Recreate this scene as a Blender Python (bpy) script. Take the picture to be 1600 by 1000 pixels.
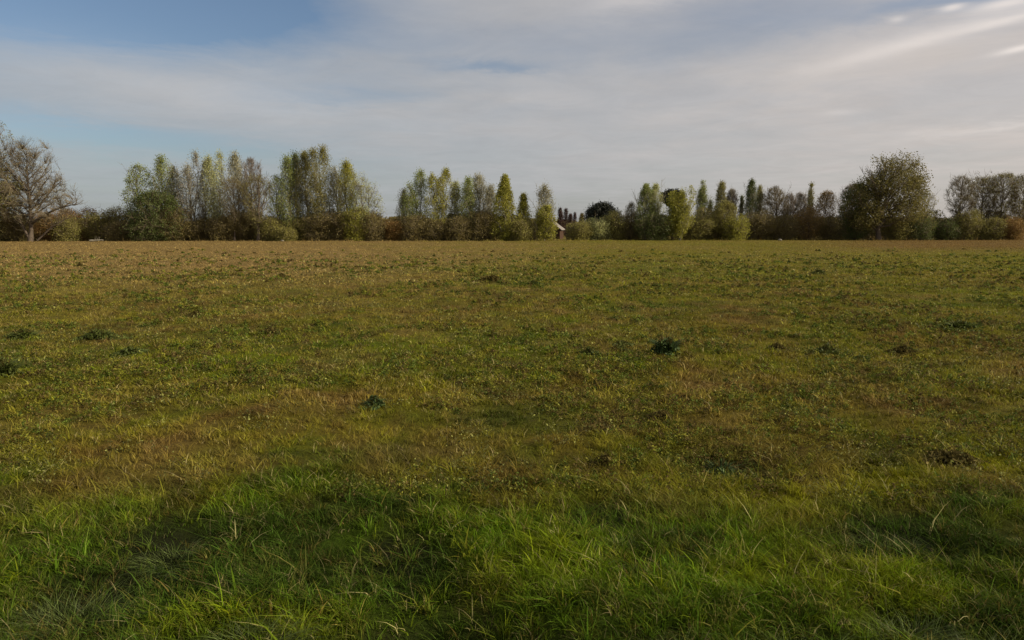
import bpy, math, numpy as np
from mathutils import Vector
R = math.radians
for o in list(bpy.data.objects): bpy.data.objects.remove(o)
SC = bpy.context.scene
COL = SC.collection

# ------------------------------------------------------------------ camera
CAM_H, PITCH, FPX = 2.4, R(7.1), 1142.0          # FPX: focal length in pixels of the 1600 px wide photo
cd = bpy.data.cameras.new('camera'); cam = bpy.data.objects.new('camera', cd); COL.objects.link(cam)
cam.location = (0, 0, CAM_H); cam.rotation_euler = (R(90) - PITCH, 0, 0)
cd.sensor_width = 36; cd.lens = 36 * FPX / 1600; cd.clip_start = 0.05; cd.clip_end = 9000
SC.camera = cam

def ray(px, py):
    """world direction through a photo pixel, y component 1"""
    a = (px - 800) / FPX; b = (500 - py) / FPX
    c, s = math.cos(PITCH), math.sin(PITCH)
    x, y, z = a, c + b * s, -s + b * c
    return x / y, 1.0, z / y
def az_el(px, py):
    x, y, z = ray(px, py)
    return math.degrees(math.atan2(x, y)), math.degrees(math.atan2(z, math.hypot(x, y)))
def ground_at(px, py):
    x, y, z = ray(px, py); t = -CAM_H / z
    return x * t, t
def height_at(py, D, px=800):
    return CAM_H + ray(px, py)[2] * D

# ------------------------------------------------------------------ sun, sky, exposure
SUN_AZ, SUN_EL = 104.0, 26.0                       # azimuth clockwise from the view direction (+Y)
ld = bpy.data.lights.new('sun', 'SUN'); ld.energy = 5.0; ld.angle = R(0.6); ld.color = (1.0, 0.86, 0.66)
sun = bpy.data.objects.new('sun', ld); COL.objects.link(sun)
sd = Vector((math.sin(R(SUN_AZ)) * math.cos(R(SUN_EL)), math.cos(R(SUN_AZ)) * math.cos(R(SUN_EL)), math.sin(R(SUN_EL))))
sun.rotation_euler = sd.to_track_quat('Z', 'Y').to_euler(); sun.location = (0, 0, 60)
SC.view_settings.view_transform = 'Standard'; SC.view_settings.look = 'None'
SC.view_settings.exposure = 0.36; SC.view_settings.gamma = 1.0

W = bpy.data.worlds.new('World'); SC.world = W; W.use_nodes = True
nt = W.node_tree; nt.nodes.clear()
class N:
    """tiny helper for node graphs"""
    def __init__(s, nt): s.nt = nt
    def new(s, t, **kw):
        n = s.nt.nodes.new(t)
        for k, v in kw.items(): setattr(n, k, v)
        return n
    def put(s, sock, v):
        if isinstance(v, bpy.types.NodeSocket): s.nt.links.new(v, sock)
        else: sock.default_value = v
    def m(s, op, a, b=0.0, c=None, clamp=False):
        n = s.new('ShaderNodeMath', operation=op, use_clamp=clamp)
        s.put(n.inputs[0], a); s.put(n.inputs[1], b)
        if c is not None: s.put(n.inputs[2], c)
        return n.outputs[0]
    def mix(s, f, a, b, mode='MIX'):
        n = s.new('ShaderNodeMix', data_type='RGBA', blend_type=mode)
        s.put(n.inputs[0], f)
        s.put(n.inputs[6], a if isinstance(a, bpy.types.NodeSocket) else (*a[:3], 1))
        s.put(n.inputs[7], b if isinstance(b, bpy.types.NodeSocket) else (*b[:3], 1))
        return n.outputs[2]
    def noise(s, vec, scale, detail=4, rough=.5, dist=0.0):
        n = s.new('ShaderNodeTexNoise'); s.put(n.inputs['Vector'], vec)
        n.inputs['Scale'].default_value = scale; n.inputs['Detail'].default_value = detail
        n.inputs['Roughness'].default_value = rough; n.inputs['Distortion'].default_value = dist
        return n.outputs['Fac']
    def ss(s, x, a, b):
        n = s.new('ShaderNodeMapRange', interpolation_type='SMOOTHSTEP')
        s.put(n.inputs[0], x); n.inputs[1].default_value = a; n.inputs[2].default_value = b
        return n.outputs[0]
g = N(nt)
sky = g.new('ShaderNodeTexSky', sky_type='NISHITA', sun_disc=False)
sky.sun_elevation = R(SUN_EL); sky.sun_rotation = R(SUN_AZ); sky.altitude = 50
sky.air_density = 1.0; sky.dust_density = 1.6; sky.ozone_density = 3.0
tc = g.new('ShaderNodeTexCoord'); sx = g.new('ShaderNodeSeparateXYZ'); nt.links.new(tc.outputs['Generated'], sx.inputs[0])
X, Y, Z = sx.outputs
az = g.m('MULTIPLY', g.m('ARCTAN2', X, Y), 57.2958)
el = g.m('MULTIPLY', g.m('ARCSINE', Z), 57.2958)
zc = g.m('ADD', g.m('MAXIMUM', Z, 0.0), 0.06)
cp = g.new('ShaderNodeCombineXYZ'); g.put(cp.inputs[0], g.m('DIVIDE', X, zc)); g.put(cp.inputs[1], g.m('DIVIDE', Y, zc))
P = cp.outputs[0]
wob = g.m('SUBTRACT', g.noise(P, 0.55, 7, .62), .5)
wob2 = g.m('SUBTRACT', g.noise(P, 1.3, 7, .68, .6), .5)
U = g.m('ADD', az, g.m('MULTIPLY', wob, 14.0))
V = g.m('ADD', el, g.m('ADD', g.m('MULTIPLY', wob2, 3.0), g.m('MULTIPLY', wob, -2.0)))
def gauss(px, py, wpx, hpx, tilt=0.0, amp=1.0, u=U, v=V):
    """a soft patch of sky at a fixed compass bearing and elevation, sizes in photo pixels, in degrees inside"""
    a0, e0 = az_el(px, py); k = math.degrees(1 / FPX)
    du = g.m('SUBTRACT', u, a0); dv = g.m('SUBTRACT', v, e0)
    c, s = math.cos(R(tilt)), math.sin(R(tilt))
    p = g.m('ADD', g.m('MULTIPLY', du, c / (wpx * k)), g.m('MULTIPLY', dv, s / (wpx * k)))
    q = g.m('ADD', g.m('MULTIPLY', du, -s / (hpx * k)), g.m('MULTIPLY', dv, c / (hpx * k)))
    e = g.m('EXPONENT', g.m('MULTIPLY', g.m('ADD', g.m('MULTIPLY', p, p), g.m('MULTIPLY', q, q)), -1.0))
    return g.m('MULTIPLY', e, amp)
def total(items):
    t = items[0]
    for i in items[1:]: t = g.m('ADD', t, i)
    return t
blue = total([gauss(80, -15, 340, 66, 0, 1.45), gauss(330, 5, 170, 40, 4, .55), gauss(60, 205, 270, 26, -3, .55), gauss(330, 235, 260, 24, -4, .35),
              gauss(520, 148, 150, 16, 3, .42), gauss(770, 102, 85, 9, 1, .5), gauss(1160, 25, 260, 45, 6, .40), gauss(1480, 8, 130, 16, 0, .55),
              gauss(60, 300, 330, 45, 0, .18), gauss(900, 330, 600, 30, 0, .22), gauss(800, 70, 200, 22, 0, .18)])
veil = g.ss(g.noise(P, 0.9, 5, .6, .3), .32, .75)
cover = g.m('SUBTRACT', g.m('ADD', .90, g.m('MULTIPLY', g.m('SUBTRACT', veil, .5), .22)), blue, clamp=True)
sdv = g.new('ShaderNodeVectorMath', operation='DOT_PRODUCT'); nt.links.new(tc.outputs['Generated'], sdv.inputs[0]); sdv.inputs[1].default_value = tuple(sd)
warm = g.ss(sdv.outputs['Value'], -.62, .66)
ccol = g.mix(warm, (3.34, 3.48, 3.66), (5.1, 4.60, 4.28))
tex = g.m('ADD', .86, g.m('MULTIPLY', g.noise(P, 1.9, 8, .68, .8), .28))
lowc = g.mix(g.m('MULTIPLY', g.ss(el, 9.0, 0.0), .45), ccol, g.mix(warm, (3.0, 3.4, 3.65), (5.0, 4.45, 4.0)))
streak = total([gauss(1480, 52, 140, 9, 10, .36, az, g.m('ADD', el, g.m('MULTIPLY', wob2, 1.1))), gauss(1590, 30, 60, 5, 8, .5, az, g.m('ADD', el, g.m('MULTIPLY', wob2, .8))),
                gauss(1380, 78, 100, 16, 12, .22, az, el), gauss(1488, 14, 14, 4, 4, .7, az, g.m('ADD', el, g.m('MULTIPLY', wob2, .6))),
                gauss(1575, 4, 40, 6, 4, .7, az, el), gauss(1592, 76, 26, 4, 8, .8, az, el), gauss(1402, 30, 10, 4, 0, .4, az, el),
                gauss(1560, 200, 110, 7, 2, .28, az, V), gauss(1310, 176, 22, 4, 0, .22, az, el), gauss(280, 130, 240, 40, -6, .10), gauss(380, 160, 160, 22, -5, .10), gauss(1000, 5, 60, 9, 6, .25)])
fine = g.m('ADD', .65, g.m('MULTIPLY', g.noise(P, 3.0, 5, .65, .5), .7))
skyc = g.mix(1.0, sky.outputs[0], (.86, .82, .80), 'MULTIPLY')
tx = g.new('ShaderNodeCombineXYZ'); [g.put(tx.inputs[i], tex) for i in range(3)]
out = g.mix(cover, skyc, g.mix(1.0, lowc, tx.outputs[0], 'MULTIPLY'))
out = g.mix(g.m('MULTIPLY', streak, fine, clamp=True), out, (7.0, 6.4, 6.0))
bg = g.new('ShaderNodeBackground'); bg.inputs[1].default_value = 0.095; nt.links.new(out, bg.inputs[0])
wo = g.new('ShaderNodeOutputWorld'); nt.links.new(bg.outputs[0], wo.inputs[0])

# ------------------------------------------------------------------ helpers
def tag(o, label=None, cat=None, group=None, kind=None):
    for k, v in (('label', label), ('category', cat), ('group', group), ('kind', kind)):
        if v: o[k] = v
    return o
def _h(ix, iy, seed):
    n = (ix.astype(np.int64) * 374761393 + iy.astype(np.int64) * 668265263 + seed * 974634777) & 0x7fffffff
    n = ((n ^ (n >> 13)) * 1274126177) & 0x7fffffff
    n = ((n ^ (n >> 15)) * 1103515245) & 0x7fffffff
    return ((n ^ (n >> 16)) & 0xffffff) / float(0xffffff)
def vn(x, y, seed=0):
    ix, iy = np.floor(x), np.floor(y); fx, fy = x - ix, y - iy
    fx = fx * fx * (3 - 2 * fx); fy = fy * fy * (3 - 2 * fy)
    a, b, c, d = _h(ix, iy, seed), _h(ix + 1, iy, seed), _h(ix, iy + 1, seed), _h(ix + 1, iy + 1, seed)
    return (a + (b - a) * fx) * (1 - fy) + (c + (d - c) * fx) * fy
def fbm(x, y, seed=0, o=4):
    s, a, t = 0, .5, 0
    for i in range(o):
        s = s + a * vn(x + 17.3 * i, y - 9.1 * i, seed + i); t += a; a *= .5; x = x * 2.03; y = y * 2.03
    return s / t
def sstep(x, a, b):
    t = np.clip((x - a) / (b - a), 0, 1); return t * t * (3 - 2 * t)

class MB:
    """collects vertices / quads / tris with per-face material and per-vertex float attributes, in numpy"""
    def __init__(s): s.v, s.f, s.k, s.mt, s.at, s.n = [], [], [], [], [], 0
    def add(s, verts, faces, mat=0, **at):
        verts = np.asarray(verts, np.float32).reshape(-1, 3); faces = np.asarray(faces, np.int64)
        s.v.append(verts); s.f.append((faces + s.n).ravel()); s.k.append(np.full(len(faces), faces.shape[1], np.int32))
        s.mt.append(np.full(len(faces), mat, np.int32)); s.at.append((len(verts), at)); s.n += len(verts)
    def build(s, name, mats, parent=None, smooth=False, loc=None):
        me = bpy.data.meshes.new(name); v = np.concatenate(s.v); f = np.concatenate(s.f).astype(np.int32); k = np.concatenate(s.k)
        me.vertices.add(len(v)); me.vertices.foreach_set('co', v.ravel())
        me.loops.add(len(f)); me.loops.foreach_set('vertex_index', f)
        me.polygons.add(len(k)); st = np.concatenate([[0], np.cumsum(k)[:-1]]).astype(np.int32)
        me.polygons.foreach_set('loop_start', st); me.polygons.foreach_set('loop_total', k)
        me.polygons.foreach_set('material_index', np.concatenate(s.mt))
        me.polygons.foreach_set('use_smooth', np.full(len(k), smooth))
        keys = set(kk for _, a in s.at for kk in a)
        for kk in sorted(keys):
            arr = np.concatenate([np.broadcast_to(np.asarray(a.get(kk, 0.0), np.float32), (n,)) for n, a in s.at])
            at = me.attributes.new(kk, 'FLOAT', 'POINT'); at.data.foreach_set('value', arr)
        me.update(calc_edges=True)
        for m in (mats if isinstance(mats, (list, tuple)) else [mats]): me.materials.append(m)
        o = bpy.data.objects.new(name, me); COL.objects.link(o)
        if parent is not None: o.parent = parent
        if loc is not None: o.location = loc
        return o

def tubes(mb, P, Rr, sides, mat=0):
    """P (n, k, 3) polylines, Rr (n, k) radii"""
    P = np.asarray(P, float); n, k, _ = P.shape
    T = np.gradient(P, axis=1); T /= np.linalg.norm(T, axis=2, keepdims=True) + 1e-9
    ref = np.where(np.abs(T[:, :1, 2:3]) > .8, np.array([1., 0, 0]), np.array([0, 0, 1.]))
    ref = np.broadcast_to(ref, P.shape)
    A = np.cross(T, ref); A /= np.linalg.norm(A, axis=2, keepdims=True) + 1e-9; B = np.cross(T, A)
    th = np.arange(sides) * 2 * np.pi / sides
    ring = (A[:, :, None] * np.cos(th)[None, None, :, None] + B[:, :, None] * np.sin(th)[None, None, :, None]) * Rr[:, :, None, None] + P[:, :, None]
    idx = np.arange(n * k * sides).reshape(n, k, sides)
    a = idx[:, :-1]; b = np.roll(idx, -1, 2)[:, :-1]; c = np.roll(idx, -1, 2)[:, 1:]; d = idx[:, 1:]
    F = np.stack([a, b, c, d], -1).reshape(-1, 4)
    mb.add(ring.reshape(-1, 3), F, mat, rnd=np.repeat(np.random.default_rng(n).random(n), k * sides))

# ------------------------------------------------------------------ materials
def mat(name, build):
    m = bpy.data.materials.new(name); m.use_nodes = True; t = m.node_tree; t.nodes.clear(); h = N(t)
    o = h.new('ShaderNodeOutputMaterial'); t.links.new(build(h, t), o.inputs[0]); return m
def attr(h, n): return h.new('ShaderNodeAttribute', attribute_name=n).outputs['Fac']
def princ(h, col, rough=.8, spec=.2, bump=None):
    p = h.new('ShaderNodeBsdfPrincipled'); h.put(p.inputs['Base Color'], col if isinstance(col, bpy.types.NodeSocket) else (*col, 1))
    p.inputs['Roughness'].default_value = rough; p.inputs['Specular IOR Level'].default_value = spec
    if bump is not None: h.nt.links.new(bump, p.inputs['Normal'])
    return p.outputs[0]
def objpos(h): return h.new('ShaderNodeNewGeometry').outputs['Position']
def hsv(h, col, hue, sat, val):
    n = h.new('ShaderNodeHueSaturation'); h.put(n.inputs['Hue'], hue); h.put(n.inputs['Saturation'], sat); h.put(n.inputs['Value'], val); h.put(n.inputs['Color'], col)
    return n.outputs[0]
def leafy(name, col, transl=.42, rough=.55, spec=.25, hue=.03, val=(.55, 1.5)):
    def b(h, t):
        r = attr(h, 'rnd'); c2 = h.mix(0.0, col, col)
        hv = h.m('ADD', .5 - hue / 2, h.m('MULTIPLY', h.noise(objpos(h), .7, 2), hue))
        vv = h.m('ADD', val[0], h.m('MULTIPLY', r, val[1] - val[0]))
        c = hsv(h, c2, hv, 1.0, vv)
        tr = h.new('ShaderNodeBsdfTranslucent'); t.links.new(c, tr.inputs[0])
        mx = h.new('ShaderNodeMixShader'); mx.inputs[0].default_value = transl
        t.links.new(princ(h, c, rough, spec), mx.inputs[1]); t.links.new(tr.outputs[0], mx.inputs[2]); return mx.outputs[0]
    return mat(name, b)
def barky(name, a, b_):
    def b(h, t):
        n = h.noise(objpos(h), 2.5, 5, .6)
        bp = h.new('ShaderNodeBump'); bp.inputs['Strength'].default_value = .5; bp.inputs['Distance'].default_value = .05; t.links.new(h.noise(objpos(h), 9, 4), bp.inputs['Height'])
        return princ(h, h.mix(n, a, b_), .9, .1, bp.outputs[0])
    return mat(name, b)

OLIVE, LUSH, DARKG, TAN, RED, YEL = (.152, .148, .010), (.076, .132, .006), (.040, .072, .007), (.232, .160, .058), (.150, .090, .026), (.178, .188, .004)
def field_colour(h):
    c = h.mix(attr(h, 'lush'), OLIVE, LUSH)
    c = h.mix(attr(h, 'yel'), c, YEL)
    c = h.mix(attr(h, 'dark'), c, DARKG)
    c = h.mix(attr(h, 'red'), c, RED)
    return h.mix(attr(h, 'dry'), c, TAN)
def b_grass(h, t):
    c = field_colour(h); r = attr(h, 'rnd')
    straw = h.ss(r, .972, .978)
    c = h.mix(h.m('MULTIPLY', straw, .7), c, (.30, .25, .12))
    c = hsv(h, c, h.m('ADD', .49, h.m('MULTIPLY', attr(h, 'rn2'), .02)), 1.0, h.m('ADD', .30, h.m('MULTIPLY', attr(h, 'rn2'), 1.60)))  # random blade tones, spread widened to stand in for sunlit glints
    tr = h.new('ShaderNodeBsdfTranslucent'); t.links.new(c, tr.inputs[0])
    mx = h.new('ShaderNodeMixShader'); mx.inputs[0].default_value = .32
    t.links.new(princ(h, c, .6, .07), mx.inputs[1]); t.links.new(tr.outputs[0], mx.inputs[2]); return mx.outputs[0]
M_grass = mat('grass_blades', b_grass)
def b_ground(h, t):
    c = field_colour(h); p = objpos(h)
    n = h.noise(p, 3.5, 8, .7); n2 = h.noise(p, .35, 5, .6); n3 = h.noise(p, 22, 4, .7)
    c = h.mix(h.m('MULTIPLY', h.ss(n, .52, .72), .6), c, (.060, .040, .018))
    c = h.mix(h.m('MULTIPLY', h.ss(n2, .5, .75), .3), c, RED)
    c = h.mix(attr(h, 'hol'), c, (.020, .022, .008))  # painted shade: ground colour sinks to near black in the hollows
    c = hsv(h, c, .5, 1.0, h.m('ADD', .26, h.m('MULTIPLY', n3, .75)))
    bp = h.new('ShaderNodeBump'); bp.inputs['Strength'].default_value = .9; bp.inputs['Distance'].default_value = .12; t.links.new(h.noise(p, 5, 8, .75), bp.inputs['Height'])
    return princ(h, c, .95, .05, bp.outputs[0])
M_ground = mat('meadow_soil', b_ground)

# ------------------------------------------------------------------ the field
def photo_px(x, y): return 800 + FPX * x / y          # bearing only, to lay out the colour patches on the ground
HOLLOWS = [(*ground_at(560, 1010), .3, .12), (*ground_at(1070, 985), .3, .10), (*ground_at(1580, 1000), .3, .12), (*ground_at(330, 1000), .28, .08), (*ground_at(950, 790), .4, .06), (*ground_at(1400, 815), .5, .07), (*ground_at(250, 830), .55, .07), (*ground_at(620, 850), .4, .06), (*ground_at(660, 985), .62, .30), (*ground_at(880, 1000), .3, .10), (*ground_at(1275, 1000), .32, .14), (*ground_at(1420, 955), .28, .10), (*ground_at(1135, 715), .5, .08), (*ground_at(110, 925), .5, .10)]
def gz(x, y):
    x = np.asarray(x, float); y = np.asarray(y, float)
    near = 1 - sstep(np.hypot(x, y), 60, 200)
    z = (fbm(x * .35, y * .35, 3, 3) - .5) * .16 * near + (fbm(x * 1.6, y * 1.6, 8, 3) - .5) * .12 * near
    z = z + (fbm(x * .012, y * .012, 31, 3) - .5) * .25 + (fbm(x * 4.5, y * 4.5, 37, 2) - .5) * .07 * (1 - sstep(np.hypot(x, y), 12, 30))
    for hx, hy, hr, hd in HOLLOWS: z = z - hd * np.exp(-((x - hx) ** 2 + (y - hy) ** 2) / hr ** 2)
    return z
def zones(x, y):
    d = np.maximum(y, .5); px = photo_px(x, d)
    w = (fbm(x * .55, y * .55, 41, 4) - .5)
    edge = d + w * 3.2 + np.where(px > 1150, .35, 0) - np.clip((px - 250) / 900, -.4, .6)
    verge = 1 - sstep(edge + (fbm(x * 2.2, y * 2.2, 47, 3) - .5) * 2.5, 5.0, 7.6)
    p1 = fbm(x * .22 + 5, y * .13, 50, 4); p2 = fbm(x * .7, y * .5, 60, 4); p3 = fbm(x * 1.3, y * .9, 70, 3)
    lush = np.clip(verge + .38 * sstep(p1, .50, .66) * (1 - sstep(d, 40, 90)) + .5 * sstep(p3, .6, .75), 0, 1)
    dark = np.clip(sstep(fbm(x * .9 + 3, y * 1.6, 80, 4), .47, .60) * (.30 + .75 * verge) + .55 * np.exp(-((edge - 5.9) / .8) ** 2) * sstep(fbm(x * 1.3, y * 1.3, 82, 3), .42, .6) + .5 * sstep(fbm(x * .5, y * .9, 83, 3), .6, .72), 0, 1) * (1 - sstep(d, 25, 60))
    yel = np.clip(sstep(px, 950, 1350) * np.exp(-((edge - 7.2) / 1.3) ** 2) * 1.1 + .45 * verge * sstep(fbm(x * .8, y * .8, 88, 3), .5, .7)
                  + .35 * sstep(px, 900, 1500) * sstep(d, 9, 30) * (1 - sstep(d, 55, 90)) + .25 * sstep(p2, .5, .7) * (1 - verge), 0, 1)
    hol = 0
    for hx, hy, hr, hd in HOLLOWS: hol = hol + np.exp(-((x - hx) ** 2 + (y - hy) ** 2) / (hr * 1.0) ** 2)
    hol = np.clip(hol, 0, 1); dark = np.maximum(dark, hol * .9)  # shade of the hollows goes into the dark mask as well
    red = np.clip((.34 * sstep(p2, .50, .70) + .14 * sstep(p1, .62, .38) + .35 * sstep(fbm(x * 2.1, y * 1.6, 64, 3), .5, .65)) * (1 - verge) * (1 - .5 * sstep(d, 30, 60)) + .85 * sstep(d, 65, 110) * sstep(px, 1150, 1450), 0, 1)
    far = sstep(d + w * 14, 13, 52); left = 1 - sstep(px + w * 500, 420, 1000)
    dry = np.clip(.80 * far * left + .26 * sstep(d, 18, 75) * (1 - .3 * sstep(px, 900, 1500)) * (fbm(x * .08, y * .05, 95, 3) * 1.6) + .22 * sstep(p3, .48, .3) * (1 - verge), 0, .95)
    return dict(lush=lush, dark=dark, yel=yel, red=red * (1 - .4 * far * left), dry=dry, verge=verge, hol=hol)
def spaced(lo, hi, n, k):
    t = np.linspace(-1, 1, n); a = np.arcsinh(-lo / k); b = np.arcsinh(hi / k)
    return np.sinh(np.linspace(-a, b, n)) * k
gx = spaced(-3500, 3500, 420, 5.0); gy = spaced(-500, 7500, 520, 5.0)
GX, GY = np.meshgrid(gx, gy); zz = gz(GX, GY); zn = zones(GX.ravel(), np.maximum(GY.ravel(), .5)); zn.pop('verge')
nx, ny = len(gx), len(gy); idx = np.arange(nx * ny).reshape(ny, nx)
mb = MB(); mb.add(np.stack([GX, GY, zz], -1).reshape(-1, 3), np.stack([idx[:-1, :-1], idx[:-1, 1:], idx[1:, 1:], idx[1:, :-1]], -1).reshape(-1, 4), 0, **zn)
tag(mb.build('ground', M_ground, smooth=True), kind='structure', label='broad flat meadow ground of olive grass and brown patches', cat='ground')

rng = np.random.default_rng(7)
def blades(mb, x, y, z, h, w, lean, segs, at, side=None):
    """x..w arrays, lean (n,2) horizontal displacement of the tip; segs = pairs of vertices below the tip"""
    n = len(x); ts = {3: (0, .38, .72), 2: (0, .5), 1: (0,)}[segs]
    th = rng.random(n) * np.pi if side is None else side
    s = np.stack([np.cos(th), np.sin(th), np.zeros(n)], -1) * (w / 2)[:, None]
    rows = []
    for t in ts:
        c = np.stack([x + lean[:, 0] * t * t, y + lean[:, 1] * t * t, z + h * (t - .25 * t * t)], -1)
        k = (1 - t) ** .6
        rows += [c - s * k, c + s * k]
    tip = np.stack([x + lean[:, 0], y + lean[:, 1], z + h * .75], -1); rows.append(tip)
    Vv = np.stack(rows, 1); m = Vv.shape[1]; base = np.arange(n)[:, None] * m
    off = np.repeat
    ats = {k: np.repeat(np.broadcast_to(v, (n,)), m) for k, v in at.items()}
    tri = base + np.array([m - 3, m - 2, m - 1])
    mb.add(Vv.reshape(-1, 3), tri, 0, **ats)
    for q in range(segs - 1):
        F = base + np.array([2 * q, 2 * q + 1, 2 * q + 3, 2 * q + 2])
        mb.f.append((F + mb.n - n * m).ravel()); mb.k.append(np.full(n, 4, np.int32)); mb.mt.append(np.zeros(n, np.int32))
def scatter(n, d0, d1):
    d = d0 * (d1 / d0) ** rng.random(n); hw = .80 * d + 1.2
    return (rng.random(n) * 2 - 1) * hw, d
mb = MB()
for n, d0, d1, segs in ((560000, 2.6, 10.0, 3), (600000, 10.0, 32.0, 2), (480000, 32.0, 158.0, 1)):
    x, y = scatter(n, d0, d1)
    zo = zones(x, y); verge = zo.pop('verge')
    clump = fbm(x * 1.9, y * 1.9, 12, 3); cl2 = fbm(x * .8, y * .8, 15, 3); fine = vn(x * 7, y * 7, 19)
    mott = fbm(x * 3.2, y * 2.4, 33, 3); m2 = fbm(x * 1.1, y * .9, 36, 3); m3 = fbm(x * .45, y * .25, 38, 3)
    keep = rng.random(n) < (.50 + .50 * sstep(clump, .30, .5)) * (1 - .78 * zo['hol'])
    x, y, verge, clump, cl2, fine, mott, m2, m3 = (a[keep] for a in (x, y, verge, clump, cl2, fine, mott, m2, m3)); zo = {k: v[keep] for k, v in zo.items()}
    n = len(x); d = np.hypot(x, y); tuf = np.arange(n) < 0
    # two thirds of the blades belong to tufts: gather them round every k-th blade, leaning outwards
    kb = {3: 26, 2: 16, 1: 7}[segs]; own = (rng.random(n) < .70); ce = (np.arange(n) // kb) * kb; order = np.argsort(rng.random(n)); cx, cy = x[ce], y[ce]
    rt = (.016 + .0036 * d) * (.5 + 1.1 * rng.random(n)[ce]); a = rng.random(n) * 2 * np.pi; q = np.sqrt(rng.random(n)) * rt
    x = np.where(own, cx + np.cos(a) * q, x); y = np.where(own, cy + np.sin(a) * q, y)
    th = rng.random(n)[ce]; tone = rng.random(n)[ce]; dry1 = (rng.random(n)[ce] < .10 - .075 * verge) & own & (rng.random(n) < .5)
    for k_ in ('lush', 'dark', 'yel', 'red', 'dry'): zo[k_] = np.where(own, zo[k_][ce], zo[k_])
    for k_, p_, m_ in (('red', .22, .75), ('yel', .30, .75), ('dark', .18, .8), ('dry', .12, .6)):      # single tufts of another colour
        hit = own & (rng.random(n)[ce] < p_); zo[k_] = np.where(hit, np.maximum(zo[k_], m_ * (rng.random(n)[ce] * .6 + .4) * (1 - (.6 * verge if k_ in ('red', 'dry') else 0))), zo[k_])
    h = (.034 + .030 * verge + .050 * sstep(clump, .45, .72) + .03 * sstep(cl2, .5, .7) * (.5 + verge) + .03 * sstep(mott, .52, .7) + own * th ** 2 * (.085 + .02 * verge)) * (.5 + .9 * rng.random(n)) * (1 + .6 * (rng.random(n) < .04))
    h *= (1 - .16 * verge) * (1 + .25 * sstep(y, 20, 100)) * (1 - .25 * sstep(y, 6, 9) * (1 - sstep(y, 16, 30)))
    w = (.0037 + .00046 * d) * (.45 + 1.1 * rng.random(n) ** 1.5) * (1 + .8 * (rng.random(n)[ce] < .12) * own)
    wind = fbm(x * .6, y * .6, 23, 2) * 6.0
    a2 = rng.random(n) * 2 * np.pi; mag = h * (.15 + .85 * rng.random(n)); outw = own * h * (.5 + .7 * rng.random(n)) * (q / rt)
    lean = np.stack([np.cos(a2) * mag + np.cos(a) * outw + np.cos(wind) * h * .15, np.sin(a2) * mag + np.sin(a) * outw + np.sin(wind) * h * .15], -1)
    zo['rnd'] = rng.random(n) * (1 - dry1) + dry1 * .99
    zo['rn2'] = np.clip(.46 * rng.random(n) ** 1.3 + .42 * np.where(own, tone, .35) + .36 * (sstep(mott, .35, .65) - .1) + .26 * (sstep(m2, .35, .65) - .5) + .16 * (sstep(m3, .35, .65) - .5), 0, 1.2)
    sp = sstep(fbm(x * 2.0 + 9, y * 1.3, 44, 3), .58, .66) * (1 - .7 * sstep(y, 30, 90)) * (.25 + .75 * sstep(m2, .4, .6)); zo['dark'] = np.clip(zo['dark'] + .55 * sp, 0, 1); zo['rn2'] = zo['rn2'] * (1 - .62 * sp) * (1 - .55 * zo['hol'])  # blades in the hollows are also dimmed, shade put into their tone
    fr = np.exp(-((y - (144 + 5 * fbm(x * .03, x * 0, 71, 3) + 12 * sstep(photo_px(x, y), 850, 1150))) / 3.5) ** 2); h = h * (1 + 4.5 * fr * sstep(fbm(x * .25, y * .3, 73, 3), .35, .65))
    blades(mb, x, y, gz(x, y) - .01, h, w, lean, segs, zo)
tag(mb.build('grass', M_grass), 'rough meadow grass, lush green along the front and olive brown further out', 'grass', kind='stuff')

# broad-leaved herbs low in the turf (clover, dock seedlings), pale undersides here and there
M_herb = leafy('herb_leaf', (.130, .135, .035), .25, .6, .12, .03, (.4, 2.3))
def leaves_mesh(mb, C, size, mat=0, up=.5, rnd=None, r=rng, aspect=.6):
    n = len(C); nrm = r.normal(size=(n, 3)); nrm[:, 2] += up * 2; nrm /= np.linalg.norm(nrm, axis=1, keepdims=True)
    a = np.cross(nrm, r.normal(size=(n, 3))); a /= np.linalg.norm(a, axis=1, keepdims=True) + 1e-9; b = np.cross(nrm, a)
    s = np.broadcast_to(size, (n,))[:, None] / 2
    Vv = np.stack([C - a * s, C - b * s * aspect + a * s * .1, C + a * s, C + b * s * aspect + a * s * .1], 1)
    mb.add(Vv.reshape(-1, 3), (np.arange(n)[:, None] * 4 + np.arange(4)), mat, rnd=np.repeat(r.random(n) if rnd is None else rnd, 4))
x, y = scatter(200000, 6.5, 70); k = (fbm(x * .45, y * .3, 101, 3) > .42) & (fbm(x * 2.6, y * 2.2, 105, 2) > .55) & (fbm(x * 9, y * 8, 107, 2) > .42); x, y = x[k], y[k]
mb = MB(); leaves_mesh(mb, np.stack([x, y, gz(x, y) + .03 + rng.random(len(x)) * .10], -1), (.010 + .0019 * y) * (.5 + rng.random(len(x))), rnd=rng.random(len(x)) ** 3)
tag(mb.build('meadow_herbs', M_herb), 'small pale leaved herbs mixed through the middle of the meadow', 'herbs', kind='stuff')

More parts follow.
